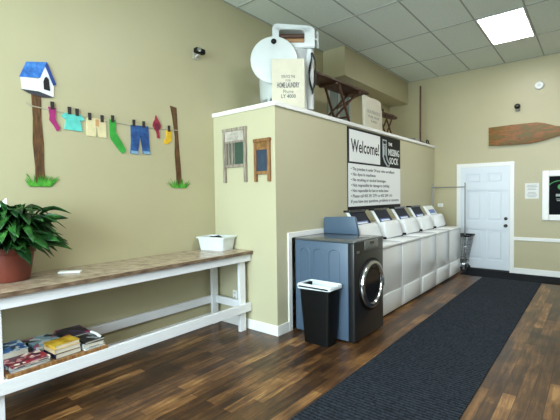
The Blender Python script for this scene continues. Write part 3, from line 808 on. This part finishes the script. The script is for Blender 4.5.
def painted_post(label, pts, gy, gz, sd):
    t = thing('painted_post', label, 'wall painting', (XL, gy, gz), 'painted washing line on the left wall')
    obj('trunk', onwall(pts), bark, t)
    gm = MB(); grass(gm, gy, gz, .15, .13, sd); obj('grass_tuft', gm, grass_p, t)
painted_post('painted brown post carrying the birdhouse, with grass at its foot', [(1.248, 1.64), (1.25, 1.8), (1.238, 2.0), (1.246, 2.2), (1.24, 2.40), (1.315, 2.40), (1.31, 2.2), (1.322, 2.0), (1.318, 1.8), (1.33, 1.64)], 1.28, 1.63, 3)
painted_post('painted brown post at the right end of the washing line', [(2.665, 1.64), (2.66, 1.8), (2.648, 2.0), (2.655, 2.2), (2.625, 2.42), (2.60, 2.535), (2.685, 2.525), (2.69, 2.4), (2.70, 2.2), (2.715, 2.0), (2.73, 1.8), (2.735, 1.64)], 2.69, 1.63, 5)
bh = thing('painted_birdhouse', 'painted white birdhouse with blue roof on top of the left post', 'wall painting', (XL, 1.29, 2.39), 'painted washing line on the left wall')
bwhite = mottled('painted_white_boards', ['#cfd6dc', '#eef1f2', '#f4f5f4'], 6, .5, stretch=(1, 14, 1))
obj('side_boards', onwall([(1.172, 2.425), (1.165, 2.525), (1.30, 2.535), (1.295, 2.43)], .004), bwhite, bh)
obj('front_boards', onwall([(1.295, 2.43), (1.30, 2.535), (1.362, 2.665), (1.415, 2.53), (1.41, 2.40)], .004), bwhite, bh)
broof = mottled('painted_blue_roof', ['#1d4f9e', '#2f74c8', '#5a9ae0'], 14, .5)
obj('roof', onwall([(1.155, 2.52), (1.21, 2.655), (1.365, 2.69), (1.31, 2.545)], .006), broof, bh)
obj('roof_edge', onwall([(1.365, 2.69), (1.35, 2.655), (1.41, 2.50), (1.435, 2.515)], .008), M('painted_dark_blue', '#1c3f86', .5), bh)
obj('floor_board', onwall([(1.165, 2.425), (1.295, 2.43), (1.415, 2.40), (1.33, 2.385), (1.22, 2.40)], .007), M('painted_shadow_board', '#3a3a40', .6), bh)  # dark grey board under the painted birdhouse
obj('entrance', onwall([(1.335, 2.455), (1.333, 2.52), (1.345, 2.555), (1.36, 2.565), (1.375, 2.545), (1.383, 2.45)], .009), M('painted_black', '#121214', .6), bh)
# clothesline
lp = [(XL+.006, 1.20, 2.325), (XL+.006, 1.235, 2.30), (XL+.006, 1.40, 2.29), (XL+.006, 1.75, 2.268), (XL+.006, 2.1, 2.26), (XL+.006, 2.45, 2.262), (XL+.006, 2.70, 2.275)]
tag(obj('painted_clothesline', MB().tube(lp, .005, 6), M('painted_rope', '#b3ad98', .7)), 'thin painted washing line strung between the two posts', 'wall painting', 'painted washing line on the left wall')
peg_m = M('painted_peg', '#2a2622', .6)
def garment(name, label, pts, mat, pegs, extra=()):
    ys = [p[0] for p in pts]; zs = [p[1] for p in pts]
    t = thing(name, label, 'wall painting', (XL, (min(ys)+max(ys))/2, min(zs)), 'painted washing line on the left wall')
    obj('cloth', onwall(pts, .0005, .011), mat, t)
    for i, (p, m, nm) in enumerate(extra): obj(nm, onwall(p, .0125, .002), m, t)
    for (y, zz) in pegs:
        obj('clothes_peg', onwall([(y-.014, zz-.035), (y-.016, zz+.03), (y+.016, zz+.032), (y+.014, zz-.035)], .014), peg_m, t)
pm = lambda n, c, v=.15: M(n, c, .6, var=v, scale=18)
garment('painted_magenta_sock', 'painted magenta sock on the line next to the left post', [(1.365, 2.315), (1.425, 2.315), (1.42, 2.23), (1.425, 2.20), (1.455, 2.145), (1.447, 2.12), (1.43, 2.115), (1.405, 2.16), (1.37, 2.205), (1.375, 2.24)], pm('magenta_paint', '#a3286e'), [(1.395, 2.33)])
garment('painted_turquoise_shirt', 'painted turquoise shirt on the line beside the magenta sock', [(1.50, 2.285), (1.54, 2.29), (1.57, 2.275), (1.60, 2.29), (1.635, 2.285), (1.665, 2.245), (1.635, 2.225), (1.622, 2.245), (1.645, 2.135), (1.49, 2.14), (1.51, 2.245), (1.495, 2.23), (1.468, 2.255)], pm('turquoise_paint', '#5fc9bd'), [(1.535, 2.31), (1.60, 2.305)])
garment('painted_cream_shorts', 'painted cream shorts hanging between the turquoise shirt and green sock', [(1.69, 2.27), (1.86, 2.275), (1.865, 2.21), (1.868, 2.10), (1.79, 2.10), (1.775, 2.20), (1.765, 2.10), (1.685, 2.105), (1.683, 2.2)], pm('cream_paint', '#dccfa2', .08), [(1.712, 2.285), (1.828, 2.28)], [([(1.765, 2.20), (1.765, 2.265), (1.797, 2.265), (1.797, 2.20)], M('painted_tan', '#c99a68', .6), 'pocket')])
garment('painted_green_sock', 'painted long green sock in the middle of the washing line', [(1.905, 2.285), (1.965, 2.285), (1.965, 2.16), (2.02, 2.08), (2.055, 2.02), (2.06, 1.99), (2.03, 1.965), (2.0, 1.99), (1.915, 2.095), (1.905, 2.14)], pm('green_paint', '#2f9a35'), [(1.932, 2.295)])
garment('painted_blue_jeans', 'painted blue jeans hanging right of the green sock', [(2.125, 2.26), (2.32, 2.27), (2.325, 2.15), (2.335, 1.98), (2.255, 1.98), (2.245, 2.05), (2.228, 2.17), (2.205, 2.05), (2.195, 1.97), (2.115, 1.975), (2.125, 2.1)], mottled('jeans_paint', ['#0f2f60', '#1b4a88', '#35699f'], 14, .6), [(2.155, 2.285), (2.265, 2.285)], [([(2.118, 1.975), (2.118, 2.005), (2.196, 2.0), (2.195, 1.97)], M('painted_cuff', '#7fa6c2', .6), 'cuff'), ([(2.255, 1.98), (2.254, 2.008), (2.334, 2.008), (2.335, 1.98)], bpy.data.materials['painted_cuff'], 'cuff')])
t = thing('painted_red_bird', 'painted red bird sitting on the line left of the yellow sock', 'wall painting', (XL, 2.42, 2.15), 'painted washing line on the left wall')
obj('body', onwall([(2.415, 2.40), (2.405, 2.355), (2.385, 2.325), (2.378, 2.285), (2.392, 2.255), (2.415, 2.235), (2.425, 2.20), (2.425, 2.165), (2.455, 2.16), (2.45, 2.20), (2.445, 2.24), (2.465, 2.265), (2.47, 2.30), (2.455, 2.335), (2.44, 2.355)], .0005, .013), pm('bird_red', '#93213a'), t)
obj('wing', onwall([(2.40, 2.31), (2.44, 2.315), (2.452, 2.27), (2.43, 2.235), (2.405, 2.26)], .0145, .002), M('bird_dark_red', '#6b1730', .6), t)
garment('painted_yellow_sock', 'painted short yellow sock beside the right post', [(2.545, 2.26), (2.605, 2.26), (2.61, 2.19), (2.605, 2.15), (2.55, 2.105), (2.515, 2.11), (2.51, 2.14), (2.54, 2.175)], pm('yellow_paint', '#dcae22'), [(2.572, 2.28)])

# ------------------------------------------------------------------ things standing on top of the partition
DZ = ZP+.032
r_ = Vector((.776, .631, 0)); f_ = Vector((-.631, .776, 0))
def local(o):  # x to the right of the viewer's side, y away, z up
    m = Matrix((r_, f_, Vector((0, 0, 1)))).transposed().to_4x4(); m.translation = o; return m
WC = Vector((-3.115, 3.985, DZ)); ML = local(WC)
wm = thing('wringer_washer', 'vintage white wringer washing machine with round lid on the partition top', 'washing machine', WC)
obj('tub', MB().lathe([(.24, .16), (.30, .19), (.315, .24), (.325, .70), (.335, .715), (.325, .735), (.29, .735), (.29, .45), (.05, .44)], 40, ML), cream_enamel, wm, 40)
obj('motor_skirt', MB().lathe([(.15, .07), (.19, .09), (.2, .18)], 28, ML), black_plastic, wm, 40)
for k in range(4):
    an = PI/4+PI/2*k; c_, s_ = math.cos(an), math.sin(an)
    a = ML @ Vector((.27*c_, .27*s_, .30)); b = ML @ Vector((.30*c_, .30*s_, .03))
    lg = obj('leg', MB().bar(a, b, .06, .03, up=(c_, s_, 0), bev=.006), cream_enamel, wm)
    obj('caster', MB().lathe([(.028, -.012), (.03, 0), (.028, .012)], 16, Matrix.Translation((b.x, b.y, DZ+.031)) @ Matrix.Rotation(PI/2, 4, 'X')), rubber, lg, 40)
# round lid hung on the near side
LC = ML @ Vector((-.135, -.345, .575))
Rl = Matrix((r_, Vector((0, 0, 1)), -f_)).transposed().to_4x4(); Rl.translation = LC
lid = obj('round_lid', MB().lathe([(.255, -.012), (.262, 0), (.255, .012), (.2, .02), (.02, .024)], 48, Rl), cream_enamel, wm, 40)
obj('knob', MB().lathe([(.026, .02), (.03, .035), (.02, .045)], 16, Rl @ Matrix.Translation((-.0, .195, 0))), black_plastic, lid, 40)
obj('latch', MB().lathe([(.016, .02), (.016, .03)], 12, Rl @ Matrix.Translation((-.0, -.20, 0))), black_plastic, lid, 40)
# wringer head: arch with rolls
WRT = Matrix((r_, Vector((0, 0, 1)), -f_)).transposed().to_4x4()
def arch_pts(x0, x1, z0, zl, zr, rad):
    P = [(x0, z0), (x0, zl-rad)]
    for q in range(1, 6): an = PI-PI/2*q/6; P.append((x0+rad+rad*math.cos(an), zl-rad+rad*math.sin(an)))
    for q in range(0, 6): an = PI/2-PI/2*q/6; P.append((x1-rad*1.6+rad*1.6*math.cos(an), zr-rad+rad*math.sin(an)))
    P += [(x1, zr-rad), (x1, z0)]
    return P
out = arch_pts(-.15, .33, .74, 1.02, .99, .06); inn = arch_pts(-.075, .215, .80, .955, .945, .03)
Mw = WRT.copy(); Mw.translation = WC + f_*(-.10)
wh = MB()
# frame as bars around the roll opening
ob = bmesh.new()
vo = [ob.verts.new((p[0], p[1], 0)) for p in out]; vi = [ob.verts.new((p[0], p[1], 0)) for p in inn]
vo2 = [ob.verts.new((p[0], p[1], .16)) for p in out]; vi2 = [ob.verts.new((p[0], p[1], .16)) for p in inn]
n = len(vo)
for k in range(n):
    j = (k+1) % n
    ob.faces.new((vo[k], vo[j], vi[j], vi[k])); ob.faces.new((vo2[j], vo2[k], vi2[k], vi2[j]))
    ob.faces.new((vo[j], vo[k], vo2[k], vo2[j])); ob.faces.new((vi[k], vi[j], vi2[j], vi2[k]))
bmesh.ops.recalc_face_normals(ob, faces=ob.faces)
bmesh.ops.bevel(ob, geom=list(ob.edges), offset=.008, segments=2, affect='EDGES')
wh.add(ob, Mw)
hd = obj('wringer_head', wh, cream_enamel, wm, 40)
for zz, m_ in ((.845, M('roll_tan', '#a37a55', .6)), (.90, M('roll_dark', '#4b3326', .6))):
    obj('roll', MB().tube([Mw @ Vector((-.08, zz, .08)), Mw @ Vector((.22, zz, .08))], .028, 16), m_, hd, 40)
obj('crank_lever', MB().bar(Mw @ Vector((.33, .86, .08)), Mw @ Vector((.375, .86, .08)), .025, .025).bar(Mw @ Vector((.37, .76, .08)), Mw @ Vector((.37, .95, .08)), .02, .02), cream_enamel, hd)
obj('drive_post', MB().tube([ML @ Vector((.27, -.18, .06)), ML @ Vector((.27, -.18, .80))], [.05, .052], 20), cream_enamel, wm, 40)
cd = MB(); P = []
for q in range(41):
    an = 2*PI*q/20; P.append(ML @ Vector((.30+.028*math.cos(an)+.012*math.sin(q), -.245-.004*(q % 3), .46+.23*math.sin(an)+.01*math.cos(q*1.7))))
cd.tube(P, .007, 6)
obj('power_cord', cd, rubber, wm, 60)

wm.scale = (1.07, 1.07, 1.07)
# cream soap box sign at the corner of the partition top
BC = Vector((-2.825, 3.66, ZP+.0325)); MBx = local(BC)
bx = thing('printed_cream_box', 'cream printed carton standing at the partition corner before the vintage washer', 'box', BC)
obj('carton', MB().box(-.193, .193, -.03, .03, 0, .60, .008, M=MBx), cream, bx)
tx = MB(); ux = r_; 
def bxt(s, size, zz, wd, bold=0): text_mesh(tx, s, size, BC + r_*(-wd/2) - f_*.0302 + Vector((0, 0, zz)), r_, (0, 0, 1), width=wd, depth=.003, bold=bold)
for a_ in (('SERVICE THE', .05, .375, .16), ('FOR', .035, .335, .06), ('HOME LAUNDRY', .085, .265, .26, .002), ('Phone', .06, .20, .12), ('LY 4000', .06, .145, .17, .001)):
    tx = MB(); bxt(*a_); obj('lettering', tx, grey_ink, bx)

# cream laundry bag over the edge
MB2 = Vector((XP-.03, 5.68, ZP+.0485))
bg = thing('cream_laundry_bag', 'cream cloth sack with faded print standing on the partition above the sign', 'bag', MB2)
pts = [(-.285, 0), (-.295, .30), (-.305, .46), (-.30, .485), (-.12, .475), (.06, .485), (.24, .47), (.265, .455), (.27, .42), (.265, .39), (.30, .33), (.32, 0)]
t = MB(); t.prism(pts, .05, Matrix(((0, 0, -1, MB2.x), (1, 0, 0, MB2.y), (0, 1, 0, MB2.z), (0, 0, 0, 1))), .006)
obj('sack', t, cream, bg, 40)
faded = M('faded_ink', '#8e8f86', .8)
for s, zz, wd, sz in (('HOUSEHOLD', .235, .46, .075), ('PURE SOAP', .165, .38, .06), ('FLAKES', .105, .2, .05)):
    tx = MB(); text_mesh(tx, s, sz, (MB2.x+.0005, MB2.y-wd/2, MB2.z+zz), UX, UY, width=wd, depth=.003)
    obj('faded_print', tx, faded, bg)

# wooden ironing board
ib = thing('wooden_ironing_board', 'long old wooden ironing board on crossed legs standing on the partition top', 'ironing board', (-3.1, 5.25, DZ))
IZ = 3.195
pts = [(-2.99, 4.45), (-2.965, 5.3), (-2.95, 6.03), (-3.30, 6.05), (-3.33, 5.3), (-3.30, 4.75), (-3.22, 4.5), (-3.1, 4.38)]
obj('board', MB().prism(pts, .03, Matrix.Translation((0, 0, IZ)), .005), old_wood, ib)
def strut(nm, a, b, w_=.035, h_=.022): obj(nm, MB().bar(a, b, w_, h_, bev=.003), old_wood, ib)
strut('leg', (-3.02, 5.15, IZ), (-3.02, 5.55, DZ)); strut('leg', (-3.26, 5.15, IZ), (-3.26, 5.55, DZ))
strut('leg', (-3.05, 5.80, IZ), (-3.05, 4.85, DZ)); strut('leg', (-3.22, 5.80, IZ), (-3.22, 4.85, DZ))
strut('cross_bar', (-3.0, 5.43, DZ+.22), (-3.28, 5.43, DZ+.22)); strut('cross_bar', (-3.03, 5.0, DZ+.12), (-3.24, 5.0, DZ+.12))
strut('brace', (-3.14, 5.95, IZ-.01), (-3.14, 5.3, DZ+.35))
obj('batten', MB().box(-3.29, -2.99, 5.02, 5.08, IZ-.03, IZ), old_wood, ib); obj('batten', MB().box(-3.29, -2.98, 5.72, 5.78, IZ-.03, IZ), old_wood, ib)

# pale two pane frame on the wall behind
pf = thing('pale_sash', 'pale two pane window sash leaning behind the wooden ironing board', 'window sash', (XL+.03, 6.2, DZ))
f = MB()
y0, y1, z0, z1 = 5.83, 6.62, 2.85, 3.46
for (a, b, p, q) in ((y0, y0+.05, z0, z1), (y1-.05, y1, z0, z1), (y0+.05, y1-.05, z0, z0+.05), (y0+.05, y1-.05, z1-.05, z1), ((y0+y1)/2-.06, (y0+y1)/2-.02, z0+.05, z1-.05)):
    f.box(XL+.002, XL+.03, a, b, p, q, .003)
f.box(XL+.002, XL+.03, y0, y0+.05, DZ, z0); f.box(XL+.002, XL+.03, y1-.05, y1, DZ, z0)
obj('sash_frame', f, M('pale_blue_paint', '#a9b3ae', .5), pf)
obj('pane', MB().box(XL+.010, XL+.014, y0+.05, y1-.05, z0+.05, z1-.05), M('grey_pane', '#7f8a86', .15), pf)

# small crossed-leg board behind the sack
sb = thing('sleeve_board', 'small dark wooden sleeve board on crossed legs beside the cream sack', 'ironing board', (-3.0, 6.75, DZ))
pts = [(-2.93, 6.45), (-2.90, 6.9), (-2.93, 7.15), (-3.0, 7.24), (-3.07, 7.15), (-3.10, 6.9), (-3.07, 6.45)]
obj('board', MB().prism(pts, .028, Matrix.Translation((0, 0, 2.955)), .005), old_wood, sb)
for x in (-2.94, -3.05):
    obj('leg', MB().bar((x, 6.62, 2.955), (x, 6.98, DZ), .022, .018), old_wood, sb); obj('leg', MB().bar((x, 6.95, 2.955), (x, 6.6, DZ), .022, .018), old_wood, sb)
obj('iron_rest', MB().box(-3.03, -2.96, 6.5, 6.62, 2.983, 3.05, .012), black_plastic, sb)

# long handled broom / dasher standing by the back wall
br = thing('laundry_dasher', 'tall dark pole with a base standing on the partition top by the back wall', 'pole', (-2.80, 7.98, DZ))
obj('pole', MB().tube([(-2.80, 8.0, DZ+.03), (-2.795, 8.0, 3.71)], .018, 10), old_wood, br, 60)
obj('dasher_head', MB().lathe([(.09, 0), (.085, .05), (.03, .085)], 20, Matrix.Translation((-2.80, 8.0, DZ))), black_plastic, br, 40)
tag(obj('grey_tin', MB().box(-2.98, -2.76, 7.62, 7.86, DZ, DZ+.11, .01), M('tin_grey', '#8b8a7e', .4)), 'low grey tin on the partition top before the dark pole', 'tin')
fi = thing('flat_iron', 'old black flat iron on the partition top at the back wall end', 'iron', (-2.75, 8.28, DZ))
obj('sole', MB().prism([(-2.80, 8.19), (-2.70, 8.19), (-2.695, 8.3), (-2.75, 8.42), (-2.805, 8.3)], .05, Matrix.Translation((0, 0, DZ)), .006), black_plastic, fi)
obj('handle', MB().tube([(-2.75, 8.22, DZ+.04), (-2.75, 8.22, DZ+.11), (-2.75, 8.25, DZ+.125), (-2.75, 8.31, DZ+.125), (-2.75, 8.34, DZ+.10), (-2.75, 8.34, DZ+.04)], .012, 8), black_plastic, fi, 60)

# ------------------------------------------------------------------ light
def area(name, loc, rot, sx, sy, power, col):
    l = bpy.data.lights.new(name, 'AREA'); l.shape = 'RECTANGLE'; l.size = sx; l.size_y = sy; l.energy = power; l.color = col
    o = bpy.data.objects.new(name, l); C.objects.link(o); o.location = loc; o.rotation_euler = rot
    return o
area('window_daylight', (-1.25, YF-.15, 2.2), (PI/2, 0, 0), 3.6, 2.4, 440, (.75, .93, 1.0))  # area lamp added outside the unseen window to supply daylight
wd = bpy.data.worlds.new('World'); bpy.context.scene.world = wd; wd.use_nodes = True
wd.node_tree.nodes['Background'].inputs['Color'].default_value = (.75, .85, 1, 1); wd.node_tree.nodes['Background'].inputs['Strength'].default_value = 1.0

# ------------------------------------------------------------------ camera
f_px, yaw, pit, rol = 389.605453, -.682810375, -.0349065922, -.0140553893
fw = Vector((math.sin(yaw)*math.cos(pit), math.cos(yaw)*math.cos(pit), math.sin(pit)))
rr = Vector((math.cos(yaw), -math.sin(yaw), 0)); uu = rr.cross(fw)
r2 = math.cos(rol)*rr + math.sin(rol)*uu; u2 = -math.sin(rol)*rr + math.cos(rol)*uu
cam = bpy.data.cameras.new('camera'); cam.sensor_width = 36; cam.lens = f_px/560*36; cam.clip_start = .05
co = bpy.data.objects.new('camera', cam); C.objects.link(co)
m = Matrix((r2, u2, -fw)).transposed().to_4x4(); m.translation = (0, 0, CAMH); co.matrix_world = m
sc = bpy.context.scene; sc.camera = co
sc.view_settings.view_transform = 'Standard'; sc.view_settings.look = 'None'; sc.view_settings.gamma = 1; sc.view_settings.exposure = 0.2
try: sc.view_settings.use_curve_mapping = False
except Exception: pass
